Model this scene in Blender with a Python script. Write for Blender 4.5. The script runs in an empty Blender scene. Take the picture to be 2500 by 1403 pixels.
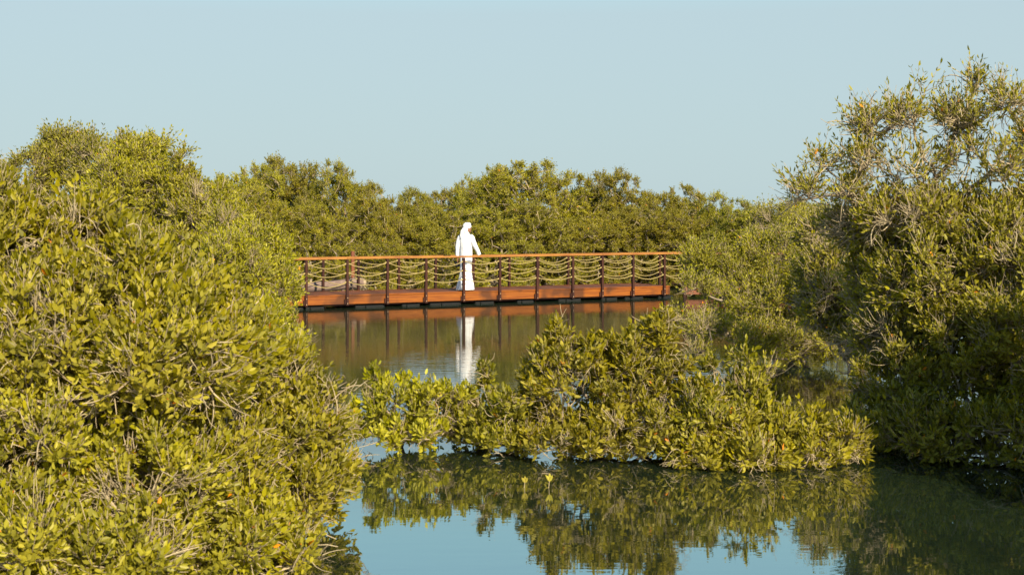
import bpy, bmesh, math
import numpy as np
from mathutils import Vector, Matrix

S = bpy.context.scene
R = math.radians
# ------------------------------------------------------------------ camera
F = 3434.0            # focal length in photo pixels
HOR = 523.0           # horizon row in the photo
EYE = 2.35            # camera height above the water
cd = bpy.data.cameras.new('camera'); cam = bpy.data.objects.new('camera', cd)
S.collection.objects.link(cam); S.camera = cam
cam.location = (0, 0, EYE); cam.rotation_euler = (R(90), 0, 0)
cd.sensor_width = 36; cd.lens = F / 2500 * 36
cd.shift_y = -(701.5 - HOR) / 2500
cd.clip_start = 0.1; cd.clip_end = 6000
cd.dof.use_dof = True; cd.dof.focus_distance = 34; cd.dof.aperture_fstop = 6.3
# ------------------------------------------------------------------ light
SUN_EL, SUN_AZ = 33, 154          # azimuth clockwise from +Y (behind the camera, to the right)
w = bpy.data.worlds.new('World'); S.world = w; w.use_nodes = True
nt = w.node_tree; bg = nt.nodes['Background']
sk = nt.nodes.new('ShaderNodeTexSky'); sk.sky_type = 'NISHITA'; sk.sun_disc = False
sk.sun_elevation = R(SUN_EL); sk.sun_rotation = R(SUN_AZ)
sk.air_density = 1.0; sk.dust_density = 0.4; sk.ozone_density = 2.0
geo = nt.nodes.new('ShaderNodeTexCoord'); sep = nt.nodes.new('ShaderNodeSeparateXYZ')
nt.links.new(geo.outputs['Generated'], sep.inputs[0])
rmp = nt.nodes.new('ShaderNodeValToRGB')           # thin high veil, densest near the horizon
rmp.color_ramp.elements[0].position = 0.0; rmp.color_ramp.elements[0].color = (.97, .97, .97, 1)
rmp.color_ramp.elements[1].position = 0.55; rmp.color_ramp.elements[1].color = (.25, .25, .25, 1)
e = rmp.color_ramp.elements.new(0.16); e.color = (.92, .92, .92, 1)
nt.links.new(sep.outputs['Z'], rmp.inputs[0])
vr = nt.nodes.new('ShaderNodeValToRGB')
vr.color_ramp.elements[0].position = 0.0; vr.color_ramp.elements[0].color = (.240, .309, .326, 1)
vr.color_ramp.elements[1].position = 0.40; vr.color_ramp.elements[1].color = (.13, .26, .33, 1)
e = vr.color_ramp.elements.new(0.14); e.color = (.246, .315, .334, 1)
e = vr.color_ramp.elements.new(0.22); e.color = (.230, .425, .455, 1)
nt.links.new(sep.outputs['Z'], vr.inputs[0])
vs = nt.nodes.new('ShaderNodeVectorMath'); vs.operation = 'SCALE'; vs.inputs[3].default_value = 10.0
nt.links.new(vr.outputs[0], vs.inputs[0])
mx = nt.nodes.new('ShaderNodeMixRGB')
nt.links.new(rmp.outputs[0], mx.inputs[0]); nt.links.new(sk.outputs[0], mx.inputs[1]); nt.links.new(vs.outputs[0], mx.inputs[2])
nt.links.new(mx.outputs[0], bg.inputs[0]); bg.inputs[1].default_value = 0.10
ld = bpy.data.lights.new('sun', 'SUN'); ld.energy = 5.0; ld.angle = R(0.6); ld.color = (1.0, 0.86, 0.62)
sun = bpy.data.objects.new('sun', ld); S.collection.objects.link(sun)
sdir = Vector((math.sin(R(SUN_AZ)) * math.cos(R(SUN_EL)), math.cos(R(SUN_AZ)) * math.cos(R(SUN_EL)), math.sin(R(SUN_EL))))
sun.rotation_euler = sdir.to_track_quat('Z', 'Y').to_euler()
S.view_settings.view_transform = 'Standard'; S.view_settings.look = 'None'
S.view_settings.exposure = 1.0; S.view_settings.gamma = 1
S.render.engine = 'CYCLES'
S.cycles.max_bounces = 7; S.cycles.diffuse_bounces = 3; S.cycles.glossy_bounces = 3
S.cycles.transmission_bounces = 4; S.cycles.sample_clamp_indirect = 6

# ------------------------------------------------------------------ helpers
def X(px, Y): return (px - 1250) * Y / F
def Z(py, Y): return EYE - (py - HOR) * Y / F

def mat(name, col, rough=0.6, spec=0.5):
    m = bpy.data.materials.new(name); m.use_nodes = True
    b = m.node_tree.nodes['Principled BSDF']
    b.inputs['Base Color'].default_value = (*col, 1); b.inputs['Roughness'].default_value = rough
    b.inputs['Specular IOR Level'].default_value = spec
    return m, m.node_tree, b

def link(name, me, m=None, parent=None):
    o = bpy.data.objects.new(name, me); S.collection.objects.link(o)
    if m is not None and me is not None:
        me.materials.clear(); me.materials.append(m)
    if parent: o.parent = parent
    return o

def tag(o, label=None, cat=None, group=None, kind=None):
    if label: o['label'] = label
    if cat: o['category'] = cat
    if group: o['group'] = group
    if kind: o['kind'] = kind
    return o

def empty(name, loc, rz=0):
    o = bpy.data.objects.new(name, None); S.collection.objects.link(o)
    o.location = loc; o.rotation_euler = (0, 0, rz); o.empty_display_size = .2
    return o

def quads(name, co, fa, tint=None, smooth=False):
    me = bpy.data.meshes.new(name)
    co = np.ascontiguousarray(co, dtype=np.float32).reshape(-1, 3); fa = np.ascontiguousarray(fa, dtype=np.int32).reshape(-1, 4)
    me.vertices.add(len(co)); me.vertices.foreach_set('co', co.ravel())
    me.loops.add(fa.size); me.loops.foreach_set('vertex_index', fa.ravel())
    me.polygons.add(len(fa))
    me.polygons.foreach_set('loop_start', np.arange(0, fa.size, 4, dtype=np.int32))
    me.polygons.foreach_set('loop_total', np.full(len(fa), 4, dtype=np.int32))
    if smooth: me.polygons.foreach_set('use_smooth', np.ones(len(fa), dtype=bool))
    me.update(calc_edges=True)
    if tint is not None:
        a = me.attributes.new('tint', 'FLOAT', 'FACE'); a.data.foreach_set('value', tint.astype(np.float32))
    return me

def nrm(v): return v / (np.linalg.norm(v, axis=-1, keepdims=True) + 1e-9)

def tubes(P0, C, P1, r0, r1, seg, sides):
    """many bent tubes at once: quadratic curves P0-C-P1, radius r0 to r1"""
    n = len(P0); t = np.linspace(0, 1, seg + 1)[None, :, None]
    P = (1 - t) ** 2 * P0[:, None] + 2 * t * (1 - t) * C[:, None] + t ** 2 * P1[:, None]
    T = nrm(2 * (1 - t) * (C - P0)[:, None] + 2 * t * (P1 - C)[:, None])
    ref = np.where(np.abs(T[..., 2:3]) > .85, np.array([1., 0, 0]), np.array([0, 0, 1.]))
    A = nrm(np.cross(T, ref)); B = np.cross(T, A)
    r0 = np.broadcast_to(np.asarray(r0, float), (n,)); r1 = np.broadcast_to(np.asarray(r1, float), (n,))
    r = r0[:, None, None] * (1 - t) + r1[:, None, None] * t
    ang = np.arange(sides) * 2 * np.pi / sides
    V = P[:, :, None] + r[:, :, None] * (A[:, :, None] * np.cos(ang)[:, None] + B[:, :, None] * np.sin(ang)[:, None])
    i = np.arange(n)[:, None, None] * (seg + 1) * sides + np.arange(seg)[None, :, None] * sides
    k = np.arange(sides)[None, None]; k2 = (k + 1) % sides
    fa = np.stack([i + k, i + k2, i + sides + k2, i + sides + k], -1)
    return V.reshape(-1, 3), fa.reshape(-1, 4)

def join(parts):
    co, fa, off = [], [], 0
    for c, f in parts:
        co.append(c); fa.append(f + off); off += len(c)
    return np.concatenate(co), np.concatenate(fa)

def kmeans(P, k, rng, it=6):
    c = P[rng.choice(len(P), k, replace=False)]
    for _ in range(it):
        a = ((P[:, None] - c[None]) ** 2).sum(-1).argmin(1)
        for j in range(k):
            if (a == j).any(): c[j] = P[a == j].mean(0)
    return c, a

# ------------------------------------------------------------------ materials
def leaf_mat(name, stops, gloss=.15, trans=.34):
    m = bpy.data.materials.new(name); m.use_nodes = True; t = m.node_tree; t.nodes.clear()
    out = t.nodes.new('ShaderNodeOutputMaterial')
    at = t.nodes.new('ShaderNodeAttribute'); at.attribute_name = 'tint'
    rp = t.nodes.new('ShaderNodeValToRGB'); cr = rp.color_ramp
    while len(cr.elements) > 1: cr.elements.remove(cr.elements[0])
    cr.elements[0].position = stops[0][0]; cr.elements[0].color = (*stops[0][1], 1)
    for p, c in stops[1:]:
        q = cr.elements.new(p); q.color = (*c, 1)
    t.links.new(at.outputs['Fac'], rp.inputs[0])
    oi = t.nodes.new('ShaderNodeObjectInfo'); hs = t.nodes.new('ShaderNodeHueSaturation')
    mr = t.nodes.new('ShaderNodeMapRange'); mr.inputs[3].default_value = .80; mr.inputs[4].default_value = 1.12
    t.links.new(oi.outputs['Random'], mr.inputs[0]); t.links.new(mr.outputs[0], hs.inputs['Value'])
    mh = t.nodes.new('ShaderNodeMapRange'); mh.inputs[3].default_value = .490; mh.inputs[4].default_value = .508
    t.links.new(oi.outputs['Random'], mh.inputs[0]); t.links.new(mh.outputs[0], hs.inputs['Hue'])
    t.links.new(rp.outputs[0], hs.inputs['Color'])
    g = t.nodes.new('ShaderNodeNewGeometry'); mu = t.nodes.new('ShaderNodeMixRGB')      # paler leaf underside
    mf = t.nodes.new('ShaderNodeMath'); mf.operation = 'MULTIPLY'; mf.inputs[1].default_value = .22
    t.links.new(g.outputs['Backfacing'], mf.inputs[0]); t.links.new(mf.outputs[0], mu.inputs[0])
    t.links.new(hs.outputs[0], mu.inputs[1]); mu.inputs[2].default_value = (.30, .27, .09, 1)
    p = t.nodes.new('ShaderNodeBsdfPrincipled'); p.inputs['Roughness'].default_value = .38
    p.inputs['Specular IOR Level'].default_value = gloss
    t.links.new(mu.outputs[0], p.inputs['Base Color'])
    tr = t.nodes.new('ShaderNodeBsdfTranslucent'); tm = t.nodes.new('ShaderNodeMixRGB'); tm.blend_type = 'MULTIPLY'
    tm.inputs[0].default_value = 1; tm.inputs[2].default_value = (1.45, 1.35, .4, 1)
    t.links.new(hs.outputs[0], tm.inputs[1]); t.links.new(tm.outputs[0], tr.inputs[0])
    mxs = t.nodes.new('ShaderNodeMixShader'); mxs.inputs[0].default_value = trans
    t.links.new(p.outputs[0], mxs.inputs[1]); t.links.new(tr.outputs[0], mxs.inputs[2])
    t.links.new(mxs.outputs[0], out.inputs[0])
    return m

ORANGE = (.75, .26, .010)
LEAF_Y = leaf_mat('leaf_yellow_green', [(0, (.090, .092, .005)), (.45, (.230, .212, .005)), (.85, (.37, .330, .010)), (.985, (.46, .40, .05)), (.994, ORANGE)])
LEAF_M = leaf_mat('leaf_mid_green', [(0, (.070, .078, .006)), (.45, (.190, .182, .006)), (.85, (.315, .290, .012)), (.992, (.38, .34, .04)), (.997, ORANGE)])
LEAF_DIM = leaf_mat('leaf_dim_lit', [(0, (.075, .078, .007)), (.45, (.208, .194, .008)), (.85, (.335, .300, .016)), (.992, (.34, .30, .05)), (.997, ORANGE)])  # olive cast of the light on the right trees, put into the leaf colour

LEAF_F = leaf_mat('leaf_far_green', [(0, (.095, .100, .006)), (.45, (.222, .212, .006)), (.85, (.35, .320, .012)), (.992, (.40, .36, .04)), (.997, ORANGE)], gloss=.15)

def bark_mat(name, a, b_):
    m, t, b = mat(name, a, .85, .2)
    n = t.nodes.new('ShaderNodeTexNoise'); n.inputs['Scale'].default_value = 9; n.inputs['Detail'].default_value = 4
    tc = t.nodes.new('ShaderNodeTexCoord'); t.links.new(tc.outputs['Object'], n.inputs[0])
    rp = t.nodes.new('ShaderNodeValToRGB'); rp.color_ramp.elements[0].position = .3; rp.color_ramp.elements[1].position = .7
    rp.color_ramp.elements[0].color = (*a, 1); rp.color_ramp.elements[1].color = (*b_, 1)
    t.links.new(n.outputs[0], rp.inputs[0]); t.links.new(rp.outputs[0], b.inputs['Base Color'])
    bp = t.nodes.new('ShaderNodeBump'); bp.inputs['Distance'].default_value = .004
    t.links.new(n.outputs[0], bp.inputs['Height']); t.links.new(bp.outputs[0], b.inputs['Normal'])
    return m
BARK = bark_mat('bark', (.16, .12, .085), (.30, .25, .19))
TWIG = bark_mat('twig_bark', (.20, .155, .095), (.40, .33, .21))

# ------------------------------------------------------------------ mangrove generator
def leaf_geo(base, d, side, L, Wd, rng, fine):
    up = nrm(np.cross(side, d))
    L = L[:, None]; Wd = Wd[:, None]
    tip = base + d * L
    if not fine:
        a = base + d * L * .45 + side * Wd; b = base + d * L * .45 - side * Wd
        V = np.stack([base, a, tip, b], 1); n = len(base)
        fa = np.arange(n * 4).reshape(n, 4)
        return V.reshape(-1, 3), fa, 1
    f = (rng.uniform(.1, .5, len(base)))[:, None] * Wd; dr = rng.uniform(-.06, .14, len(base))[:, None] * L
    tip = tip - up * dr
    a1 = base + d * L * .28 + side * Wd * .85 + up * f; a2 = base + d * L * .66 + side * Wd * .80 + up * (f - dr * .4)
    b1 = base + d * L * .28 - side * Wd * .85 + up * f; b2 = base + d * L * .66 - side * Wd * .80 + up * (f - dr * .4)
    V = np.stack([base, a1, a2, tip, b2, b1], 1); n = len(base); i = np.arange(n)[:, None] * 6
    fa = np.stack([i + [0, 1, 2, 3], i + [0, 3, 4, 5]], 1)
    return V.reshape(-1, 3), fa.reshape(-1, 4), 2

def mangrove_meshes(seed, lobes, ncl, nt=24, pairs=5, R_cl=.26, leaf=.062, fine=True, inner=.22,
                    trunk_r=.05, bare=.06, up=.5, base=(0, 0), low=.10, twig_r=.0032, wfrac=.235, spread=.5, shell=(.78, 1.05), tangle=.5, drop=.18, fit=False):
    """lobes: list of (x,y,z,rx,ry,rz). Returns trunk, branch and crown meshes, around the base point."""
    rng = np.random.default_rng(seed)
    Lb = np.array([l[:6] for l in lobes], float); C = Lb[:, :3]; Rr = Lb[:, 3:]
    dens = np.array([l[6] if len(l) > 6 else 1. for l in lobes])
    area = (Rr[:, 0] * Rr[:, 1] + Rr[:, 0] * Rr[:, 2] + Rr[:, 1] * Rr[:, 2]) * dens
    pts, outs, lsz = [], [], []
    tries = 0
    while len(pts) < ncl and tries < ncl * 40:
        tries += 1
        k = rng.choice(len(Lb), p=area / area.sum())
        d = nrm(rng.normal(size=3)); rr = rng.uniform(.25, .8) if rng.random() < inner else rng.uniform(*shell)
        p = C[k] + d * Rr[k] * rr
        if p[2] < low: continue
        q = (((p - C) / Rr) ** 2).sum(1) ** .5; q[k] = 9
        if q.min() < .72 and rng.random() > inner: continue
        pts.append(p); outs.append(nrm(d / Rr[k])); lsz.append(min(1., max(.6, min(Rr[k][0], Rr[k][2]) / .2)) if fit else 1.)
    P = np.array(pts); O = np.array(outs); n = len(P); lsz = np.array(lsz); O = nrm(O + np.array([0, 0, 1.6]) * (1 - lsz)[:, None])
    bx = np.array([base[0], base[1], -.25])
    # branching skeleton: every node grows from the nearest node closer to the root
    nfil = int(n * .45); fi = rng.integers(0, n, nfil)
    rt0 = np.array([bx[0], bx[1], 0.])
    hubs, _ = kmeans(P, max(3, n // 14), rng, 3)
    near_h = ((P[fi][:, None] - hubs[None]) ** 2).sum(-1).argmin(1)
    q_ = rng.uniform(.25, .8, (nfil, 1)); FP = rt0 + (hubs[near_h] * .6 + P[fi] * .4 - rt0) * q_ + rng.normal(0, .05, (nfil, 3))
    FP[:, 2] = np.maximum(FP[:, 2] * .9, .05)
    nr = max(2, n // 90)
    roots = np.c_[bx[0] + rng.normal(0, .22 * spread, nr), bx[1] + rng.normal(0, .22 * spread, nr), np.full(nr, -.25)]
    NP = np.concatenate([roots, P, FP]); N = len(NP); order = np.argsort(np.linalg.norm(NP - rt0, axis=1) + (np.arange(N) >= nr) * 1.0)
    par = -np.ones(N, int); dep = np.zeros(N); done = list(range(nr)); order = [o_ for o_ in order if o_ >= nr]
    DP = np.empty((N, 3)); DD = np.empty(N); DI = np.empty(N, int); c_ = nr; DP[:nr] = roots; DD[:nr] = 0; DI[:nr] = range(nr)
    for o_ in order:
        dd_ = np.linalg.norm(DP[:c_] - NP[o_], axis=1); kk_ = (dd_ ** 1.25 + .30 * DD[:c_]).argmin()
        par[o_] = DI[kk_]; dep[o_] = DD[kk_] + dd_[kk_]; DP[c_] = NP[o_]; DD[c_] = dep[o_]; DI[c_] = o_; c_ += 1
    cnt = np.zeros(N); cnt[nr:nr + n] = 1
    for o_ in reversed(order): cnt[par[o_]] += cnt[o_]
    rad_ = np.maximum(trunk_r * (cnt / (n / nr)) ** .42, twig_r * 1.6)
    ed_ = np.array([o_ for o_ in order if cnt[o_] > 0]); pa_ = par[ed_]
    Ld = np.linalg.norm(NP[ed_] - NP[pa_], axis=1, keepdims=True)
    ctl = (NP[ed_] + NP[pa_]) / 2 + rng.normal(0, .13, (len(ed_), 3)) * Ld + np.array([0, 0, -.06]) * Ld
    big = rad_[ed_] > trunk_r * .30
    tr = tubes(NP[pa_[big]], ctl[big], NP[ed_[big]], np.minimum(rad_[pa_[big]], rad_[ed_[big]] * 1.25), rad_[ed_[big]], 4, 6)
    l2 = tubes(NP[pa_[~big]], ctl[~big], NP[ed_[~big]], np.minimum(rad_[pa_[~big]], rad_[ed_[~big]] * 1.3), rad_[ed_[~big]], 4, 4)
    # bare tangled shoots
    ns = int(n * tangle)
    if ns:
        si = rng.integers(0, n, ns); sd_ = nrm(O[si] * .5 + rng.normal(0, .8, (ns, 3))); sl_ = R_cl * rng.uniform(.9, 2.0, (ns, 1))
        s0 = P[si] - O[si] * R_cl * .3; s1 = s0 + sd_ * sl_; s1[:, 2] = np.maximum(s1[:, 2], .03)
        sh1 = tubes(s0, (s0 + s1) / 2 + rng.normal(0, .28, (ns, 3)) * sl_, s1, twig_r * 2.0, twig_r * .7, 6, 4)
        f3 = rng.uniform(.3, .8, (ns * 3, 1)); s3 = np.repeat(s0, 3, 0) * (1 - f3) + np.repeat(s1, 3, 0) * f3
        e3 = s3 + nrm(np.repeat(sd_, 3, 0) * .7 + rng.normal(0, .7, (ns * 3, 3))) * np.repeat(sl_, 3, 0) * .45; e3[:, 2] = np.maximum(e3[:, 2], .03)
        sh2 = tubes(s3, (s3 + e3) / 2 + rng.normal(0, .03, (ns * 3, 3)), e3, twig_r, twig_r * .5, 3, 3)
        l2 = join([l2, sh1, sh2])
    # twigs
    isbare = rng.random(n) < bare
    ci = np.repeat(np.arange(n), nt); m = len(ci)
    td = nrm(O[ci] * .70 + np.array([0, 0, up * .9]) + rng.normal(0, .68, (m, 3)))
    csz = rng.uniform(.7, 1.35, n) * lsz
    ln = (R_cl * rng.uniform(.45, 1.2, m) * csz[ci])[:, None]
    st = P[ci] + rng.normal(0, R_cl * .16, (m, 3)) * .6
    ct = st + td * ln * .5 + rng.normal(0, R_cl * .16, (m, 3))
    en = st + td * ln + np.array([0, 0, .22]) * ln
    keep = en[:, 2] > .02
    st, ct, en, ci, ln = st[keep], ct[keep], en[keep], ci[keep], ln[keep]; m = len(st)
    tw = tubes(st, ct, en, twig_r * rng.uniform(.7, 1.3, m), twig_r * .5, 2, 3)
    # leaves
    lv = ~isbare[ci]; s2, c2, e2, cc = st[lv], ct[lv], en[lv], ci[lv]; m = len(s2)
    tt = np.linspace(.38, 1., pairs)
    u = tt[None, :, None]
    B = (1 - u) ** 2 * s2[:, None] + 2 * u * (1 - u) * c2[:, None] + u ** 2 * e2[:, None]
    T = nrm(2 * (1 - u) * (c2 - s2)[:, None] + 2 * u * (e2 - c2)[:, None])
    A = nrm(np.cross(T, nrm(rng.normal(size=(m, 1, 3))))); Bn = np.cross(T, A)
    ph = rng.uniform(0, 6.28, (m, 1)) + np.arange(pairs)[None] * 1.57 + rng.normal(0, .25, (m, pairs))
    rad = A * np.cos(ph)[..., None] + Bn * np.sin(ph)[..., None]
    bases, ds, sides = [], [], []
    for sg in (1, -1):
        open_ = np.linspace(1.15, .55, pairs)[None, :, None] * rng.uniform(.7, 1.3, (m, pairs, 1))
        d = nrm(T + sg * rad * open_ + np.array([0, 0, .16]) + rng.normal(0, .30, (m, pairs, 3)))
        sd = nrm(np.cross(T, d)) * 1.0; sd = nrm(sd + d * 0 + rng.normal(0, .22, sd.shape)); sd = nrm(sd - d * (sd * d).sum(-1, keepdims=True))
        bases.append(B.reshape(-1, 3)); ds.append(d.reshape(-1, 3)); sides.append(sd.reshape(-1, 3))
    bases, ds, sides = map(np.concatenate, (bases, ds, sides)); q = len(bases)
    cidx = np.concatenate([np.repeat(cc, pairs)] * 2)
    sz = leaf * rng.uniform(.5, 1.2, q) * np.concatenate([np.tile(np.linspace(1., .8, pairs), m)] * 2)
    ok = (bases[:, 2] > .015) & (rng.random(q) > drop)
    bases, ds, sides, cidx, sz = bases[ok], ds[ok], sides[ok], cidx[ok], sz[ok]; q = len(bases)
    V, fa, nf = leaf_geo(bases, ds, sides, sz, sz * wfrac, rng, fine)
    V[:, 2] = np.maximum(V[:, 2], .004)
    ct_ = rng.uniform(0, 1, n)
    tint = np.clip(.42 * ct_[cidx] + .58 * rng.random(q), 0, .955)
    rare = rng.random(q); tint = np.where(rare > .9975, 1., tint)
    V = V - [base[0], base[1], 0]
    sh = np.array([base[0], base[1], 0])
    t_co, t_fa = tr; b_co, b_fa = join([l2, tw])
    return (quads('trunk', t_co - sh, t_fa, smooth=True), quads('branches', b_co - sh, b_fa, smooth=True),
            quads('crown', V, fa, np.repeat(tint, nf)))

def plant(kind, meshes, loc, leafm, label, group=None, rz=0, sc=(1, 1, 1), cat='mangrove'):
    t = empty(kind, loc, rz); t.scale = sc
    tag(t, label, cat, group)
    link('trunk', meshes[0], BARK, t); link('branches', meshes[1], TWIG, t); link('crown', meshes[2], leafm, t)
    return t

def plobe(px, py, Y, rpx, rpy, depth, dn=1.):
    """a crown lobe at photo column/row and distance, its radii in photo pixels, depth in metres"""
    k = Y / F
    return (X(px, Y), Y, Z(py, Y), rpx * k, depth, rpy * k, dn)

# ------------------------------------------------------------------ water and ground
me = bpy.data.meshes.new('water'); bm = bmesh.new()
bmesh.ops.create_grid(bm, x_segments=1, y_segments=1, size=2500); bm.to_mesh(me); bm.free()
m, t, b = mat('water', (.010, .018, .010), .03, .5)
b.inputs['IOR'].default_value = 6.0
b.inputs['Roughness'].default_value = .012
tc = t.nodes.new('ShaderNodeTexCoord')
mp = t.nodes.new('ShaderNodeMapping'); mp.inputs['Scale'].default_value = (1.2, 4.2, 1); t.links.new(tc.outputs['Object'], mp.inputs[0])
n1 = t.nodes.new('ShaderNodeTexNoise'); n1.inputs['Scale'].default_value = 1.6; n1.inputs['Detail'].default_value = 3; t.links.new(mp.outputs[0], n1.inputs[0])
n2 = t.nodes.new('ShaderNodeTexNoise'); n2.inputs['Scale'].default_value = .16; n2.inputs['Detail'].default_value = 1; t.links.new(tc.outputs['Object'], n2.inputs[0])
r2 = t.nodes.new('ShaderNodeMapRange'); r2.inputs[1].default_value = .42; r2.inputs[2].default_value = .68; r2.inputs[3].default_value = .35; r2.inputs[4].default_value = 1.1
t.links.new(n2.outputs[0], r2.inputs[0])
sy = t.nodes.new('ShaderNodeSeparateXYZ'); t.links.new(tc.outputs['Object'], sy.inputs[0])
ry = t.nodes.new('ShaderNodeMapRange'); ry.inputs[1].default_value = 15; ry.inputs[2].default_value = 21; ry.inputs[3].default_value = .5; ry.inputs[4].default_value = 1.8
t.links.new(sy.outputs['Y'], ry.inputs[0])
my = t.nodes.new('ShaderNodeMath'); my.operation = 'MULTIPLY'; t.links.new(r2.outputs[0], my.inputs[0]); t.links.new(ry.outputs[0], my.inputs[1])
mm = t.nodes.new('ShaderNodeMath'); mm.operation = 'MULTIPLY'; t.links.new(n1.outputs[0], mm.inputs[0]); t.links.new(my.outputs[0], mm.inputs[1])
bp = t.nodes.new('ShaderNodeBump'); bp.inputs['Strength'].default_value = 1.0; bp.inputs['Distance'].default_value = .0022
t.links.new(mm.outputs[0], bp.inputs['Height']); t.links.new(bp.outputs[0], b.inputs['Normal'])
tag(link('water', me, m), kind='structure')
# mud flat under the far thicket, shallow mound
me = bpy.data.meshes.new('mud_bank'); bm = bmesh.new()
nx, ny = 60, 14; vs_ = []
rngm = np.random.default_rng(3)
for iy in range(ny):
    row = []
    for ix in range(nx):
        yy = 46 + iy * iy * 1.6; xx = -90 + ix * 180 / (nx - 1)
        zz = -.25 if iy == 0 else .06 + .05 * rngm.random()
        row.append(bm.verts.new((xx, yy + math.sin(xx * .35) * 1.2, zz)))
    vs_.append(row)
for iy in range(ny - 1):
    for ix in range(nx - 1): bm.faces.new((vs_[iy][ix], vs_[iy][ix + 1], vs_[iy + 1][ix + 1], vs_[iy + 1][ix]))
bm.to_mesh(me); bm.free()
mudm = bark_mat('mud', (.05, .042, .03), (.09, .075, .05))
tag(link('mud_bank', me, mudm), kind='structure')

# ------------------------------------------------------------------ footbridge
def wood_mat(name, a, b_, c_, rough=.5, scale=2.2):
    m, t, b = mat(name, a, rough, .22)
    tc = t.nodes.new('ShaderNodeTexCoord'); mp = t.nodes.new('ShaderNodeMapping')
    mp.inputs['Scale'].default_value = (.8, 6, 14); t.links.new(tc.outputs['Object'], mp.inputs[0])
    n = t.nodes.new('ShaderNodeTexNoise'); n.inputs['Scale'].default_value = scale; n.inputs['Detail'].default_value = 5; n.inputs['Distortion'].default_value = .6
    t.links.new(mp.outputs[0], n.inputs[0])
    rp = t.nodes.new('ShaderNodeValToRGB'); rp.color_ramp.elements[0].position = .3; rp.color_ramp.elements[1].position = .72
    rp.color_ramp.elements[0].color = (*a, 1); rp.color_ramp.elements[1].color = (*b_, 1)
    t.links.new(n.outputs[0], rp.inputs[0])
    n2 = t.nodes.new('ShaderNodeTexNoise'); n2.inputs['Scale'].default_value = 1.7; n2.inputs['Detail'].default_value = 2; t.links.new(tc.outputs['Object'], n2.inputs[0])
    r2 = t.nodes.new('ShaderNodeMapRange'); r2.inputs[1].default_value = .50; r2.inputs[2].default_value = .62; r2.inputs[4].default_value = .8
    t.links.new(n2.outputs[0], r2.inputs[0])
    mx = t.nodes.new('ShaderNodeMixRGB'); t.links.new(r2.outputs[0], mx.inputs[0]); t.links.new(rp.outputs[0], mx.inputs[1]); mx.inputs[2].default_value = (*c_, 1)
    t.links.new(mx.outputs[0], b.inputs['Base Color'])
    bp = t.nodes.new('ShaderNodeBump'); bp.inputs['Distance'].default_value = .002; t.links.new(n.outputs[0], bp.inputs['Height']); t.links.new(bp.outputs[0], b.inputs['Normal'])
    return m
W_FASC = wood_mat('varnished_wood', (.120, .029, .003), (.215, .066, .005), (.045, .015, .005))
W_RAIL = wood_mat('rail_wood', (.20, .082, .018), (.31, .14, .03), (.18, .065, .018), .45)
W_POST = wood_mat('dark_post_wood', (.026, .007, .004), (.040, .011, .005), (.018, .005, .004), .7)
W_DECK = wood_mat('deck_wood', (.13, .042, .02), (.19, .065, .03), (.08, .03, .016), .5)
W_RED = wood_mat('red_wood', (.13, .042, .02), (.17, .058, .028), (.10, .03, .016), .6)
ROPE, _, _ = mat('rope', (.33, .26, .11), .9, .1)
_nt = ROPE.node_tree; _w = _nt.nodes.new('ShaderNodeTexWave'); _w.inputs['Scale'].default_value = 40; _w.inputs['Distortion'].default_value = 2
_b = _nt.nodes.new('ShaderNodeBump'); _b.inputs['Distance'].default_value = .003; _nt.links.new(_w.outputs[0], _b.inputs['Height'])
_nt.links.new(_b.outputs[0], _nt.nodes['Principled BSDF'].inputs['Normal'])
BLACKF, _, _ = mat('black_float_plastic', (.006, .007, .008), .7, .2)
BOLT, _, _ = mat('brass', (.55, .38, .20), .4)

# front line of the bridge through (745 px, 34.8 m) and (1618 px, 39.6 m)
A0 = np.array([X(745, 34.8), 34.8]); A1 = np.array([X(1618, 39.6), 39.6])
ax = nrm(A1 - A0); pn = np.array([-ax[1], ax[0]])          # along, and away from the camera
ang = math.atan2(ax[1], ax[0])
def s_of(px, off=0.0):
    """distance along the bridge where photo column px meets the line off metres behind the front line"""
    k = (px - 1250) / F; P = A0 + pn * off
    return -(P[0] - k * P[1]) / (ax[0] - k * ax[1])
WID = 1.62; ZD = .335; ZR = 1.245
bridge = empty('footbridge', (A0[0], A0[1], 0), ang)
tag(bridge, 'floating varnished timber footbridge with dark posts and drooping rope railings over the water', 'footbridge')

def box_bm(bm, x0, x1, y0, y1, z0, z1, bev=.006):
    r = bmesh.ops.create_cube(bm, size=1.0)
    bmesh.ops.transform(bm, matrix=Matrix.Translation(((x0 + x1) / 2, (y0 + y1) / 2, (z0 + z1) / 2)) @ Matrix.Diagonal((x1 - x0, y1 - y0, z1 - z0, 1)), verts=r['verts'])
    if bev:
        ed = {e for v in r['verts'] for e in v.link_edges}
        bmesh.ops.bevel(bm, geom=list(ed), offset=bev, segments=1, affect='EDGES', profile=.5)
def bm_obj(name, bm, m, parent=None, smooth=False):
    me = bpy.data.meshes.new(name); bm.to_mesh(me); bm.free()
    if smooth: me.polygons.foreach_set('use_smooth', np.ones(len(me.polygons), dtype=bool))
    return link(name, me, m, parent)

fr_px = [650, 745, 845, 943, 1037, 1129, 1217, 1308, 1395, 1467, 1542, 1618]
fs = [s_of(p) for p in fr_px]
fs = [fs[0] - 2.2, fs[0] - 1.1] + fs + [fs[-1] + .93]
bk_px = [791, 877, 976, 1066, 1158, 1246, 1316.5, 1390, 1470, 1548]
bs = [s_of(p, WID) for p in bk_px]
bs = [bs[0] - 3.1, bs[0] - 2.05, bs[0] - 1.03] + bs + [bs[-1] + .93, bs[-1] + 1.86]
s_end = fs[-2] + .22; s_start = fs[0] - .1
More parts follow.
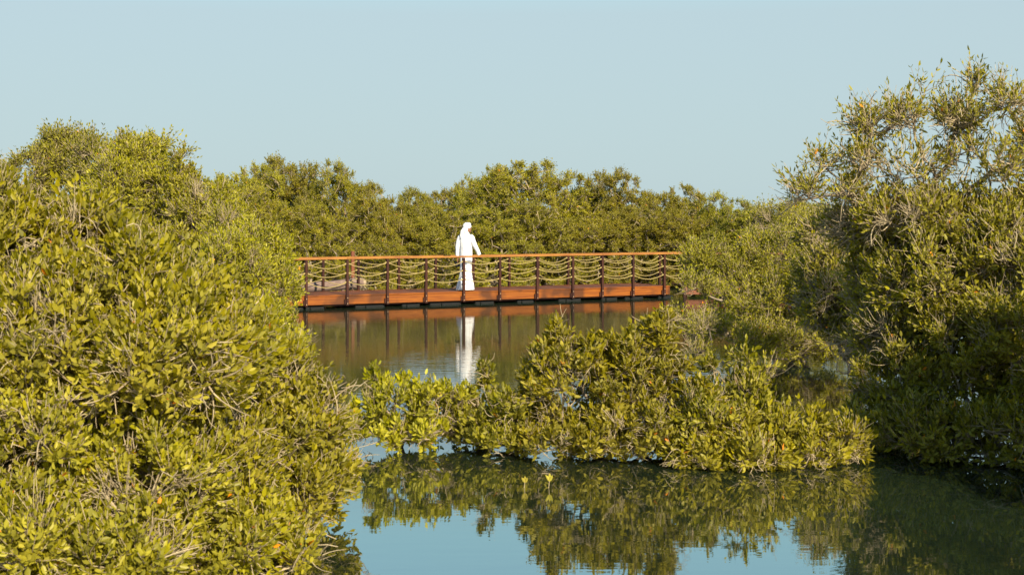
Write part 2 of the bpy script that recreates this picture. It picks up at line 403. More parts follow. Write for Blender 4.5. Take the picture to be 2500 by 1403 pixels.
# deck: cross boards
bm = bmesh.new(); s = s_start; kk = 0
while s < s_end - .01:
    e_ = min(s + .136, s_end)
    box_bm(bm, s, e_, .012, WID - .012, ZD - .035, ZD + .002 * (kk % 2), .004); s = e_ + .008; kk += 1
bm_obj('deck', bm, W_DECK, bridge)
# fascia boards, one between each pair of posts, front and back
for row, yy0, yy1 in ((fs, -.035, .01), (bs, WID - .01, WID + .035)):
    for i in range(len(row) - 1):
        a, c = row[i] + .03, row[i + 1] - .03
        if row is fs and i == len(row) - 2: c = s_end
        if a > s_end: continue
        c = min(c, s_end)
        bm = bmesh.new(); dz = .004 * math.sin(i * 2.3)
        box_bm(bm, a, c, yy0, yy1, .098 + dz, ZD - .038 + dz, .005)
        bm_obj('fascia_board', bm, W_FASC, bridge)
    bm = bmesh.new(); box_bm(bm, s_start, s_end, yy0 - .008, yy1 + .001, ZD - .034, ZD + .004, .004)
    bm_obj('deck_edge_board', bm, W_FASC, bridge)
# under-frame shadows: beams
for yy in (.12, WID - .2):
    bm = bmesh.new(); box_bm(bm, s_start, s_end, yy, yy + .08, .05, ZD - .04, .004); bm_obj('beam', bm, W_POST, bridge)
# posts with bracket
for row, yy in ((fs, -.075), (bs, WID + .075)):
    for i, sx in enumerate(row):
        h = .032; z0 = .068
        bm = bmesh.new(); box_bm(bm, sx - h, sx + h, yy - .04, yy + .04, z0, ZR - .03, .005)
        if row is fs:
            box_bm(bm, sx - h - .04, sx - h - .002, yy - .005, yy + .038, z0 + .03, z0 + .15, .003)
        p = bm_obj('post', bm, W_POST, bridge)
        off = -.041 if row is fs else .041
        for zz in (z0 + .05, z0 + .19):
            bm = bmesh.new(); bmesh.ops.create_icosphere(bm, subdivisions=1, radius=.011, matrix=Matrix.Translation((sx, yy + off, zz)))
            bm_obj('bolt', bm, BOLT, p)
# handrails
for row, yy in ((fs, -.075), (bs, WID + .075)):
    n_ = 4; L0, L1 = row[0] - .12, (row[-1] + (.1 if row is fs else .05))
    zr = ZR if row is fs else ZR - .035
    cuts = [L0] + [row[i] for i in ((4, 8, 11) if row is fs else (4, 8, 12))] + [L1]
    for a, c in zip(cuts[:-1], cuts[1:]):
        bm = bmesh.new(); box_bm(bm, a + .002, c - .002, yy - .045, yy + .045, zr - .022, zr + .024, .008)
        bm_obj('handrail', bm, W_RAIL, bridge)
# ropes: three drooping strands in each bay
rngb = np.random.default_rng(11)
for row, yy in ((fs, -.075), (bs, WID + .075)):
    for i in range(len(row) - 1):
        for k in range(3):
            zt = ZR - .135 - .232 * k + (.01 if row is fs else 0)
            sag = .105 + rngb.uniform(-.03, .03) + (.02 if row is bs and i % 3 == 0 else 0)
            a = np.array([[row[i] + .04, yy, zt + rngb.uniform(-.008, .008)]]); c = np.array([[row[i + 1] - .04, yy, zt + rngb.uniform(-.008, .008)]])
            mid = (a + c) / 2 - [0, 0, sag * 2]
            tb = tubes(a, mid, c, .0098, .0098, 14, 7)
            kn = []
            for q, sg in ((a, 1), (c, -1)):            # knots where the strand meets the post
                kn.append(tubes(q + [[-.012 * sg, 0, 0]], q + [[.012 * sg, 0, -.006]], q + [[.035 * sg, 0, -.02]], .024, .016, 2, 7))
            co, fa = join([tb] + kn)
            link('rope', quads('rope', co, fa, smooth=True), ROPE, bridge)
# floats below
for i, (px, wd) in enumerate(((700, .9), (770, .5), (905, .8), (1005, .5), (1090, .9), (1185, .55), (1285, .5), (1393, .7), (1490, .5), (1550, .6), (1628, .5))):
    sx = s_of(px); bm = bmesh.new()
    box_bm(bm, sx - wd / 2, sx + wd / 2, .03, WID - .04, -.12, .055, .02)
    box_bm(bm, sx - .14, sx + .14, -.03, .05, -.10, .045, .015)
    bm_obj('float', bm, BLACKF, bridge)

# second landing, seen through the leaves at the right
b2 = empty('jetty', (X(1668, 39.9), 39.9, 0), R(6))
tag(b2, 'red brown timber jetty section mostly hidden behind the mangroves right of the footbridge', 'jetty')
bm = bmesh.new(); box_bm(bm, 0, 3.4, 0, 1.5, .30, .345, .005); bm_obj('deck', bm, W_DECK, b2)
bm = bmesh.new(); box_bm(bm, 0, 3.4, -.04, -.002, .08, .30, .005); bm_obj('fascia_board', bm, W_RED, b2)
for sx in (.02, 1.1, 2.2, 3.3):
    bm = bmesh.new(); box_bm(bm, sx - .035, sx + .035, -.115, -.045, -.3, 1.2, .005); bm_obj('post', bm, W_POST, b2)
bm = bmesh.new(); box_bm(bm, -.05, 3.45, -.14, -.02, 1.205, 1.255, .008); bm_obj('handrail', bm, W_RED, b2)

# fallen palm log behind the left end, with a frayed end
YL = 37.6
lg0 = np.array([X(690, YL - .5), YL - .5, .36]); lg1 = np.array([X(884, YL + .4), YL + .4, .50])
log = empty('palm_log', (lg0[0], lg0[1], 0)); tag(log, 'fallen grey brown palm trunk with a frayed fibrous end behind the left railing', 'log')
LOGM = bark_mat('log_bark', (.13, .088, .072), (.20, .145, .125)); FIB = bark_mat('palm_fibre', (.30, .22, .14), (.5, .42, .30))
l0 = lg0 - [lg0[0], lg0[1], 0]; l1 = lg1 - [lg0[0], lg0[1], 0]
tb = tubes(l0[None], ((l0 + l1) / 2 + [0, 0, -.01])[None], l1[None], .12, .15, 30, 16)
co = tb[0].copy(); rl = np.random.default_rng(5)
ringi = np.arange(len(co)) // 16
axis = nrm(l1 - l0); prm = (co - l0) @ axis; cen = l0 + prm[:, None] * axis
co = cen + (co - cen) * (1 + .02 * np.sin(ringi * 2.4)[:, None] + rl.normal(0, .012, (len(co), 1)))
bark_o = link('log_body', quads('log_body', co, tb[1], smooth=True), LOGM, log)
bm = bmesh.new()
for q in (l0, l1): bmesh.ops.create_icosphere(bm, subdivisions=2, radius=.118, matrix=Matrix.Translation(q))
bm_obj('cut_end', bm, FIB, log)
nf = 260; st = l1 + rl.normal(0, .07, (nf, 3)) - axis * rl.uniform(0, .42, (nf, 1)); dd = nrm(rl.normal(size=(nf, 3)) + axis * .7)
st = st + dd * .07
en = st + dd * rl.uniform(.05, .17, (nf, 1)) - [0, 0, .03]; ctp = (st + en) / 2 + rl.normal(0, .04, (nf, 3))
link('fibres', quads('fibres', *tubes(st, ctp, en, .006, .002, 3, 3)), FIB, log)
# props carrying the log above the mud
for f_ in (.25, .75):
    q = l0 + (l1 - l0) * f_
    tb2 = tubes(np.array([[q[0], q[1], -.4]]), np.array([[q[0] + .02, q[1], 0]]), np.array([[q[0], q[1], q[2] - .05]]), .06, .05, 3, 8)
    link('prop', quads('prop', *tb2), LOGM, log)
# upright mooring post behind the railing
YP = 38.7
mp_ = empty('mooring_post', (X(861, YP), YP, 0), R(20)); tag(mp_, 'tall slender red brown timber post standing behind the railing by the palm log', 'post')
bm = bmesh.new(); box_bm(bm, -.045, .045, -.045, .045, -.5, Z(613, YP), .008); bm_obj('shaft', bm, W_RED, mp_)

# ------------------------------------------------------------------ person
def ring(c, rx, ry, n=28, yaw=0, fold=0, nf=7, ph=0):
    th = np.arange(n) * 2 * np.pi / n; k = 1 + fold * np.sin(th * nf + ph) + fold * .6 * np.sin(th * (nf + 4) + ph * 2)
    x = np.cos(th) * rx * k; y = np.sin(th) * ry * k
    cy, sy = math.cos(yaw), math.sin(yaw)
    return np.stack([c[0] + x * cy - y * sy, c[1] + x * sy + y * cy, np.full(n, c[2])], 1)
def loft(rings, caps=True):
    n = len(rings[0]); co = np.concatenate(rings); m = len(rings)
    i = np.arange(m - 1)[:, None] * n; k = np.arange(n)[None]; k2 = (k + 1) % n
    fa = np.stack([i + k, i + k2, i + n + k2, i + n + k], -1).reshape(-1, 4)
    if caps:                                   # close with tiny end rings
        for r_, e_ in ((0, 0), (m - 1, 1)):
            c = rings[r_].mean(0); co = np.concatenate([co, c + (rings[r_] - c) * .02]); b0 = len(co) - n
            f = np.stack([r_ * n + k[0], r_ * n + k2[0], b0 + k2[0], b0 + k[0]], -1); fa = np.concatenate([fa, f[:, ::-1] if e_ == 0 else f])
    return co, fa
def chain(pts, rad, sides=12):
    pts = np.array(pts, float); rings_ = []
    for i, p in enumerate(pts):
        t_ = nrm(pts[min(i + 1, len(pts) - 1)] - pts[max(i - 1, 0)]); ref = np.array([0, 1., 0]) if abs(t_[1]) < .8 else np.array([1., 0, 0])
        a_ = nrm(np.cross(t_, ref)); b_ = np.cross(t_, a_); th = np.arange(sides) * 2 * np.pi / sides
        rings_.append(p + rad[i] * (a_ * np.cos(th)[:, None] + b_ * np.sin(th)[:, None]))
    return loft(rings_)
def ball(c, r, n=16, m=10, rot=None):
    c = np.array(c, float); r = np.array(r, float); rs = []
    for i in range(1, m):
        ph = math.pi * i / m; th = np.arange(n) * 2 * np.pi / n
        p = np.stack([np.cos(th) * math.sin(ph) * r[0], np.sin(th) * math.sin(ph) * r[1], np.full(n, -math.cos(ph) * r[2])], 1)
        rs.append(p)
    co, fa = loft(rs)
    if rot is not None: co = co @ np.array(rot).T
    return co + c, fa
def smooth_union(name, parts, m, parent, voxel):
    co, fa = join(parts); o = link(name, quads(name, co, fa), m, parent)
    md = o.modifiers.new('r', 'REMESH'); md.mode = 'VOXEL'; md.voxel_size = voxel; md.use_smooth_shade = True
    sm = o.modifiers.new('s', 'SMOOTH'); sm.iterations = 2
    return o
SKIN, _, _ = mat('skin', (.20, .095, .055), .55); ROBE, tt_, bb_ = mat('white_cotton', (.60, .61, .63), .85, .2)
nn = tt_.nodes.new('ShaderNodeTexNoise'); nn.inputs['Scale'].default_value = 6; nn.inputs['Detail'].default_value = 3
bpn = tt_.nodes.new('ShaderNodeBump'); bpn.inputs['Distance'].default_value = .03; bpn.inputs['Strength'].default_value = .8
tt_.links.new(nn.outputs[0], bpn.inputs['Height']); tt_.links.new(bpn.outputs[0], bb_.inputs['Normal'])
SANDAL, _, _ = mat('brown_leather', (.12, .05, .025), .5); HAIR, _, _ = mat('dark_hair', (.01, .008, .007), .6)
YQ = 37.15
person = empty('person', (X(1138, YQ), YQ, ZD + .004), R(-22))
tag(person, 'person in a long white robe and white headscarf walking on the timber footbridge', 'person')
hz, hyaw = 1.655, R(-44)                        # head turned to the right
ch_, sh_ = math.cos(hyaw), math.sin(hyaw)
RH = np.array([[ch_, -sh_, 0], [sh_, ch_, 0], [0, 0, 1]])
hc = np.array([0.02, .035, hz])
def hd(p): return hc + RH @ np.array(p, float)
wr, hr = (.335, .10, .965), (.375, .135, .90)    # right wrist / knuckles
wl, hl = (-.235, .0, .845), (-.245, .02, .765)
parts = [ball(hc, (.075, .095, .115), rot=RH), ball(hd((0, .03, -.055)), (.058, .068, .065), rot=RH),
         ball(hd((0, .098, -.012)), (.014, .022, .026), 10, 8, RH), ball(hd((0, .088, -.052)), (.026, .014, .009), 10, 8, RH), ball(hd((0, .078, -.098)), (.026, .026, .020), 10, 8, RH),
         ball(hd((-.074, 0, -.015)), (.010, .020, .030), 8, 8, RH), ball(hd((.074, 0, -.015)), (.010, .020, .030), 8, 8, RH),
         ball(hd((0, .086, .022)), (.05, .015, .010), 10, 8, RH),
         chain([(0.015, .02, 1.60), (.005, 0, 1.52), (0, -.01, 1.42)], [.052, .056, .075]),
         ball((0, 0, 1.36), (.17, .10, .13)), ball((0, 0, 1.15), (.145, .095, .16)), ball((0, 0, .96), (.155, .11, .13)),
         chain([(.15, 0, 1.43), (.20, -.02, 1.30), (.262, 0, 1.17), (.30, .05, 1.07), wr], [.052, .046, .038, .034, .024]),
         chain([(-.15, 0, 1.43), (-.20, -.02, 1.30), (-.228, -.03, 1.13), (-.235, -.02, .98), wl], [.052, .046, .038, .034, .024]),
         chain([(.08, 0, .95), (.085, .05, .70), (.085, .08, .48), (.085, .05, .28), (.085, .06, .08)], [.085, .070, .052, .048, .032]),
         chain([(-.08, 0, .95), (-.09, -.02, .70), (-.095, -.02, .48), (-.10, -.12, .28), (-.10, -.20, .10)], [.085, .070, .052, .048, .032]),
         chain([(.085, .04, .045), (.087, .12, .035), (.09, .20, .025), (.092, .235, .02)], [.036, .036, .028, .016]),
         chain([(-.10, -.22, .075), (-.102, -.15, .05), (-.104, -.08, .03), (-.105, -.045, .022)], [.034, .036, .028, .016])]
# hands: palm, four fingers, thumb
def hand(wr, hr, side, curl):
    wr, hr = np.array(wr), np.array(hr); d = nrm(hr - wr); acr = nrm(np.cross(d, [0, 0, 1.])) if abs(d[2]) < .9 else np.array([0, 1., 0])
    acr = nrm(acr - d * (acr @ d)); nrmv = np.cross(d, acr); out = []
    for k in range(5): out.append(chain([wr + acr * (k - 2) * .006, wr + d * .03 + acr * (k - 2) * .012, hr + acr * (k - 2) * .017 * .9], [.014, .015, .012], 8))
    for k, Lf in enumerate((.070, .078, .074, .058)):
        b0 = hr + acr * (k - 1.5) * .0205; c1 = -np.array([0, 0, 1.]) * curl
        p1 = b0 + nrm(d + c1 * .4) * Lf * .42; p2 = p1 + nrm(d + c1 * 1.0 + nrmv * .1) * Lf * .33; p3 = p2 + nrm(d + c1 * 1.5) * Lf * .25
        out.append(chain([b0, p1, p2, p3], [.0095, .0085, .008, .0065], 8))
    tb_ = wr + d * .03 - acr * .022 * side; out.append(chain([tb_, tb_ + nrm(d * .7 - acr * side) * .035, tb_ + nrm(d - acr * side * .5) * .062], [.013, .0105, .008], 8))
    return out
parts += hand(wr, hr, 1, .6) + hand(wl, hl, -1, .5)
body = smooth_union('body', parts, SKIN, person, .0065)
# eyes
EYEM, _, _ = mat('eye', (.03, .02, .015), .2)
for sx in (-.03, .03):
    link('eye', quads('eye', *ball(hd((sx, .086, .004)), (.010, .006, .006), 10, 6, RH)), EYEM, person)
# robe
robe = [loft([ring((0, 0, 1.50), .075, .065), ring((0, -.005, 1.475), .13, .085), ring((0, -.005, 1.44), .185, .105), ring((0, 0, 1.38), .200, .125), ring((0, 0, 1.25), .182, .13, fold=.01),
              ring((0, .0, 1.10), .168, .128, fold=.015), ring((0, 0, .95), .168, .135, fold=.02), ring((.0, 0, .80), .160, .135, fold=.03),
              ring((-.01, .0, .65), .152, .140, fold=.04, ph=.4), ring((.0, -.01, .50), .152, .165, fold=.05, ph=.8), ring((.0, -.02, .35), .175, .19, fold=.055, ph=1.1),
              ring((-.0, -.03, .20), .21, .23, fold=.055, ph=1.4), ring((-.005, -.03, .08), .235, .265, fold=.05, ph=1.6), ring((-.01, -.03, .022), .245, .275, fold=.05, ph=1.7)]),
        chain([(.12, 0, 1.43), (.165, -.01, 1.395), (.215, -.02, 1.28), (.265, 0, 1.17), (.300, .05, 1.07), (.338, .10, .945)], [.07, .076, .068, .060, .054, .052], 16),
        chain([(-.12, 0, 1.43), (-.165, -.01, 1.395), (-.21, -.025, 1.28), (-.235, -.03, 1.13), (-.240, -.02, 1.0), (-.238, -.005, .875)], [.07, .076, .068, .060, .056, .056], 16),
        chain([(.02, .015, 1.545), (.01, 0, 1.50), (.0, 0, 1.45)], [.066, .068, .09], 16)]
smooth_union('robe', robe, ROBE, person, .009)
# headscarf wrapped around the head, its tail hanging at the back
scarf = [ball(hd((0, -.012, .042)), (.100, .112, .100), 20, 14, RH), ball(hd((0, -.052, -.03)), (.086, .072, .105), 18, 12, RH),
         ball(hd((0, .0, .055)), (.106, .122, .034), 20, 10, RH @ np.array([[1, 0, 0], [0, .97, .24], [0, -.24, .97]])),
         ball(hd((0, .01, .095)), (.080, .092, .045), 20, 10, RH),
         ball((-.055, -.075, 1.615), (.032, .035, .04)),
         chain([(-.05, -.07, 1.61), (-.085, -.09, 1.56), (-.095, -.10, 1.49), (-.085, -.12, 1.42), (-.09, -.125, 1.38)], [.035, .036, .032, .028, .02]),
         chain([(-.03, -.09, 1.60), (-.05, -.10, 1.54), (-.055, -.115, 1.46)], [.035, .035, .022])]
smooth_union('headscarf', scarf, ROBE, person, .008)
for q in ((.087, .13), (-.102, -.15)):
    bm = bmesh.new(); box_bm(bm, q[0] - .045, q[0] + .045, q[1] - .13, q[1] + .13, 0, .016, .006); bm_obj('sandal', bm, SANDAL, person)
# dark pouch carried in the left hand
pc, ps = math.cos(R(-22)), math.sin(R(-22))
q = np.array([-.262, .01, .70]); ppx = np.array([X(1138, YQ) + q[0] * pc - q[1] * ps, YQ + q[0] * ps + q[1] * pc, ZD + q[2]])
bm = bmesh.new(); box_bm(bm, -.035, .035, -.06, .06, -.085, .065, .014)
po = bm_obj('pouch', bm, BLACKF); po.location = ppx; po.rotation_euler = (0, R(-16), R(-50)); tag(po, 'small black pouch held in the left hand of the robed person', 'pouch')

# ------------------------------------------------------------------ far mangroves: a few kinds, copied
def proto_lobes(seed, wide=1.9, H=3.9, nb=10):
    g = np.random.default_rng(seed)
    L = [(0, 0, H * .40, wide * .86, wide * .86, H * .50), (0, 0, .55, wide * .92, wide * .92, .75)]
    for k in range(nb):
        a = g.uniform(0, 6.28); el = g.uniform(-.1, 1.25); r = wide * .80
        rr = g.uniform(.42, .80)
        L.append((math.cos(a) * math.cos(el) * r, math.sin(a) * math.cos(el) * r, H * .42 + math.sin(el) * H * .50 + g.uniform(-.15, .12), rr, rr, rr * g.uniform(.8, 1.15)))
    return L
PROTO = [mangrove_meshes(100 + i, proto_lobes(40 + i, nb=9 + i % 3), 450, nt=19, pairs=4, R_cl=.20, leaf=.086, fine=False, inner=.12, tangle=.15, drop=.08,
                         trunk_r=.06, bare=.02, up=.2, twig_r=.0035, low=.12, wfrac=.22) for i in range(5)]
LEAFSETS = [LEAF_Y, LEAF_F, LEAF_M]
proto_obj = {}
far = [  # px centre, top row, width px, distance, prototype, leaf, label
 (540, 384, 270, 42, 0, 1, 'tall rounded mangrove on the skyline just right of the tall left spire of leaves'),
 (690, 382, 250, 44, 1, 1, 'mangrove with small peaked top above the left end of the footbridge'),
 (815, 404, 200, 43, 2, 1, 'mangrove with a pointed knob of crown, skyline right of the left trees'),
 (905, 462, 180, 42, 3, 0, 'lower mangrove stepping down to the skyline dip left of the walking person'),
 (985, 468, 170, 50, 4, 1, 'low far mangrove filling the dip in the skyline left of the person'),
 (1095, 430, 210, 51, 0, 0, 'flat topped far mangrove rising behind the person in white'),
 (1190, 416, 200, 49, 2, 1, 'mangrove forming the left shoulder of the big central dome'),
 (1280, 392, 330, 47, 1, 0, 'big domed mangrove crown, highest in the middle of the skyline'),
 (1435, 440, 200, 50, 3, 1, 'mangrove right of the central dome beyond a small skyline notch'),
 (1520, 424, 230, 49, 4, 0, 'broad mangrove crown above the ninth and tenth railing posts'),
 (1615, 440, 220, 48, 0, 1, 'sloping mangrove crown above the right end of the footbridge'),
 (1705, 482, 170, 50, 1, 0, 'small bumpy mangrove on the skyline right of the footbridge end'),
 (1765, 484, 140, 46, 3, 1, 'narrow mangrove with twin knobs left of the last skyline notch'),
 (1835, 494, 190, 44, 2, 2, 'low mangrove in the last skyline notch before the tall right trees'),
 (1935, 494, 230, 42, 4, 1, 'mangrove peeping out low behind the sparse tall right tree'),
 (2060, 500, 260, 40, 0, 2, 'dense mangrove seen through the bare branches of the right tree'),
 (620, 470, 230, 40, 3, 0, 'leafy mangrove mound behind the left end of the rail'),
 (740, 500, 240, 39.8, 4, 0, 'mangrove mound directly behind the palm log'),
 (850, 520, 230, 40.6, 0, 1, 'dark mangrove mound around the tall red brown post'),
 (965, 530, 240, 42, 1, 0, 'mangrove mound behind the railing left of the person'),
 (1075, 505, 230, 42.6, 2, 1, 'mangrove mound directly behind the person in white'),
 (1200, 520, 250, 43.2, 3, 0, 'mangrove mound below the central dome, behind the railing right of the person'),
 (1330, 500, 260, 44, 4, 1, 'mangrove mound below the right half of the central dome'),
 (1450, 510, 250, 44.6, 0, 0, 'mangrove mound behind the close set railing posts'),
 (1570, 505, 250, 45, 1, 1, 'mangrove mound behind the last railing bays'),
 (1690, 530, 240, 45, 2, 0, 'mangrove mound beyond the rope ends at the right'),
 (1800, 545, 240, 44, 3, 2, 'mangrove mound behind the hidden red jetty'),
 (1920, 550, 260, 42, 4, 2, 'shaded mangrove mound behind the tangle of bare twigs'),
]
rngf = np.random.default_rng(8)
def far_tree(px, top, wpx, Y, pi, li, label, group='mangroves beyond the footbridge'):
    H = Z(top, Y) + .02; wd = wpx * Y / F; zs = H / 4.05; xs = max(wd * 1.12 / 4.0, .35)
    key = (pi, li)
    if key not in proto_obj:
        t = plant('mangrove_tree', tuple(me.copy() if li != 1 else me for me in PROTO[pi]), (0, 0, 0), LEAFSETS[li], label, group)
        proto_obj[key] = t; used = t
    else:
        src = proto_obj[key]; used = src.copy(); S.collection.objects.link(used)
        for c in list(src.children):
            k = c.copy(); S.collection.objects.link(k); k.parent = used
    used.location = (X(px, Y), Y + xs * 1.0, -.02); used.rotation_euler = (0, 0, rngf.uniform(0, 6.28)); used.scale = (xs, xs, zs)
    used['label'] = label; return used
for f_ in far: far_tree(*f_)
# a further row closing the gaps
for k in range(15):
    far_tree(330 + k * 135, 497 + rngf.integers(-12, 14) + (25 if k > 9 else 0) - (30 if k < 4 else 0), 260, 56 + (k % 3) * 2, k % 5, 1, 'further mangrove mostly hidden behind the front rows of the skyline', 'mangroves mostly hidden behind the skyline rows')

# ------------------------------------------------------------------ middle distance and near mangroves
def bush(kind, seed, lobes, basepx, Yb, ncl, leafm, label, group=None, **kw):
    bx_ = (X(basepx, Yb), Yb); sk_ = kw.get('R_cl', .26) * .62
    lobes = [tuple(l[:3]) + tuple(max(v * .45, v - sk_) for v in l[3:6]) + tuple(l[6:]) for l in lobes]
    ms = mangrove_meshes(seed, lobes, ncl, base=bx_, **kw)
    return plant(kind, ms, (bx_[0], bx_[1], 0), leafm, label, group)
P_ = plobe
# tall trees behind the left bush
bush('mangrove_tree', 201, [P_(60, 448, 24, 75, 80, .6), P_(150, 393, 24.5, 70, 75, .6), P_(210, 363, 24.5, 55, 35, .4), P_(130, 348, 24.5, 40, 25, .35), P_(235, 448, 24, 70, 110, .7), P_(60, 578, 24, 120, 120, .9), P_(-40, 458, 24, 60, 90, .6)],
     120, 24.6, 330, LEAF_M, 'tall grey green mangrove at the far left, visible branches and bumpy top', nt=24, pairs=4, R_cl=.22, leaf=.066, trunk_r=.05, twig_r=.0045, inner=.12)
bush('mangrove_tree', 202, [P_(340, 418, 22, 80, 85, .6), P_(290, 468, 21.5, 90, 80, .6), P_(385, 363, 22, 35, 28, .3), P_(320, 356, 22, 35, 26, .3), P_(380, 498, 21.5, 90, 120, .7), P_(300, 618, 21.5, 120, 130, .8)],
     330, 22.4, 360, LEAF_Y, 'tall yellow green mangrove with feathery top, left of the thin spire', nt=24, pairs=4, R_cl=.2, leaf=.066, trunk_r=.05, twig_r=.004, inner=.15)
bush('mangrove_tree', 203, [P_(440, 400, 21, 24, 55, .22), P_(445, 470, 21, 42, 60, .3), P_(500, 520, 20.8, 85, 75, .5), P_(560, 560, 20.8, 60, 80, .5), P_(470, 640, 20.8, 120, 110, .7)],
     470, 21.2, 300, LEAF_Y, 'mangrove with one thin spire of leaves sticking up above the skyline', nt=24, pairs=4, R_cl=.18, leaf=.066, trunk_r=.045, twig_r=.004, inner=.15, up=.9)
bush('mangrove_bush', 204, [P_(620, 640, 19, 90, 100, .6), P_(560, 700, 18, 110, 120, .7), P_(665, 745, 18, 70, 95, .5), P_(640, 860, 17, 105, 120, .7), P_(560, 560, 19.5, 60, 60, .4), P_(690, 880, 16.6, 60, 85, .5), P_(580, 960, 16, 120, 110, .7)],
     610, 18.5, 380, LEAF_Y, 'mangrove hanging over the left end of the footbridge railing', nt=26, pairs=5, R_cl=.2, leaf=.062, trunk_r=.045, twig_r=.0035, inner=.15, low=.15)
# the big near bush at the left
near = [P_(60, 672, 9.9, 170, 170, .8), P_(210, 618, 10.1, 120, 120, .6), P_(205, 545, 10.1, 60, 55, .3), P_(-20, 530, 9.9, 70, 90, .45), P_(320, 720, 9.8, 150, 140, .7), P_(460, 730, 10.1, 90, 90, .5),
        P_(560, 850, 10.2, 120, 120, .6), P_(150, 860, 9.4, 220, 200, .9), P_(400, 900, 9.4, 220, 190, .9)]
bush('mangrove_bush', 301, near, 200, 9.7, 560, LEAF_Y, 'large bright yellow green mangrove bush, upper part of the near left mass', nt=16, pairs=5, R_cl=.20, leaf=.078, trunk_r=.05, inner=.16, low=.4, up=.6, wfrac=.26, bare=.13, tangle=1.7, twig_r=.004)
near2 = [P_(620, 960, 10.9, 140, 150, .6), P_(640, 1110, 10.6, 170, 140, .7), P_(780, 1040, 10.8, 75, 95, .4), P_(800, 1160, 10.7, 90, 90, .45), P_(730, 1230, 10.3, 110, 110, .5), P_(500, 1180, 9.8, 190, 160, .8), P_(740, 930, 11.2, 60, 60, .35)]
bush('mangrove_bush', 302, near2, 640, 10.7, 420, LEAF_Y, 'near mangrove bush leaning right over the open water beside the left mass', nt=16, pairs=5, R_cl=.18, leaf=.070, trunk_r=.04, inner=.18, low=.10, up=.5, wfrac=.26, bare=.13, tangle=1.7, twig_r=.004)
near3 = [P_(120, 1120, 8.9, 220, 200, .7), P_(360, 1200, 8.9, 180, 180, .6), P_(60, 1330, 8.2, 200, 130, .5), P_(300, 1370, 8.3, 180, 120, .5), P_(560, 1330, 9.0, 160, 120, .5), P_(720, 1380, 9.2, 90, 90, .4), P_(-80, 1180, 8.8, 120, 200, .6)]
bush('mangrove_bush', 303, near3, 260, 8.9, 430, LEAF_Y, 'nearest mangrove bush with pale tangled twigs in the lower left corner', nt=17, pairs=5, R_cl=.18, leaf=.068, trunk_r=.04, inner=.2, low=.06, bare=.20, up=.4, wfrac=.26, tangle=1.4, twig_r=.004)
# the middle bushes standing in the water
bush('mangrove_bush', 401, [P_(960, 1010, 14.2, 105, 75, .35), P_(925, 930, 14.2, 24, 50, .1, 1.5), P_(1040, 935, 14.2, 22, 40, .1, 1.3), P_(985, 945, 14.2, 22, 40, .1, 1.2), P_(1060, 1010, 14.2, 90, 80, .35), P_(1000, 1060, 14.0, 150, 50, .4), P_(865, 1050, 14.0, 45, 45, .3), P_(1100, 985, 14.2, 105, 45, .2), P_(880, 1030, 14.2, 50, 45, .3)],
     985, 14.2, 80, LEAF_Y, 'low thin mangrove bush in the water beside the left mass, sky patches between its stems', nt=17, pairs=5, R_cl=.16, leaf=.078, drop=.3, bare=.12, tangle=.8, trunk_r=.022, inner=.2, low=.04, twig_r=.003, fit=True, up=.9)
bush('mangrove_bush', 402, [P_(1180, 1040, 14.2, 100, 75, .35), P_(1230, 1080, 13.9, 110, 55, .4), P_(1130, 1020, 14.3, 60, 55, .3), P_(1250, 1010, 13.9, 60, 65, .3), P_(1190, 930, 14.3, 22, 50, .08, .6)],
     1190, 14.2, 100, LEAF_M, 'low mangrove bush with two thin upright sprigs below the white reflection', nt=17, pairs=5, R_cl=.16, leaf=.078, drop=.3, bare=.12, tangle=.8, trunk_r=.022, inner=.2, low=.04, twig_r=.003, fit=True, up=.8)
bush('mangrove_bush', 403, [P_(1440, 960, 14.0, 170, 130, .6), P_(1355, 830, 14.1, 28, 50, .12, 1.5), P_(1345, 900, 14.1, 60, 70, .3), P_(1480, 860, 14.1, 80, 55, .35), P_(1560, 900, 14.0, 70, 90, .4), P_(1612, 820, 14.0, 30, 75, .18, 5), P_(1620, 960, 13.9, 60, 90, .4), P_(1400, 1080, 13.6, 170, 60, .5), P_(1560, 1060, 13.5, 130, 75, .5), P_(1500, 1110, 13.9, 210, 42, .7), P_(1650, 1100, 13.7, 100, 42, .5), P_(1690, 985, 13.5, 65, 70, .35, .8), P_(1655, 905, 13.9, 35, 50, .2), P_(1480, 815, 14.2, 24, 34, .1, 1.3), P_(1545, 825, 14.2, 24, 34, .1, 1.3)],
     1460, 13.9, 270, LEAF_Y, 'tallest mangrove bush in the middle of the water with a sprig rising at its right', nt=14, pairs=5, R_cl=.17, leaf=.080, drop=.28, bare=.12, tangle=1.1, trunk_r=.03, inner=.2, low=.05, twig_r=.003, fit=True, up=.7)
bush('mangrove_bush', 404, [P_(1800, 960, 14.0, 80, 50, .35), P_(1750, 905, 14.0, 24, 40, .12, 1.3), P_(1830, 895, 14.0, 26, 40, .12, 1.3), P_(1880, 935, 14.0, 28, 40, .12, 1.3), P_(1730, 1040, 13.4, 80, 70, .4), P_(1860, 1030, 13.5, 80, 60, .35), P_(1780, 1100, 13.4, 130, 35, .5)],
     1770, 13.4, 93, LEAF_M, 'mangrove bush behind the right end of the middle row, darker leaves', nt=14, pairs=5, R_cl=.17, leaf=.080, drop=.28, bare=.12, tangle=1.1, trunk_r=.025, inner=.2, low=.05, up=.6)
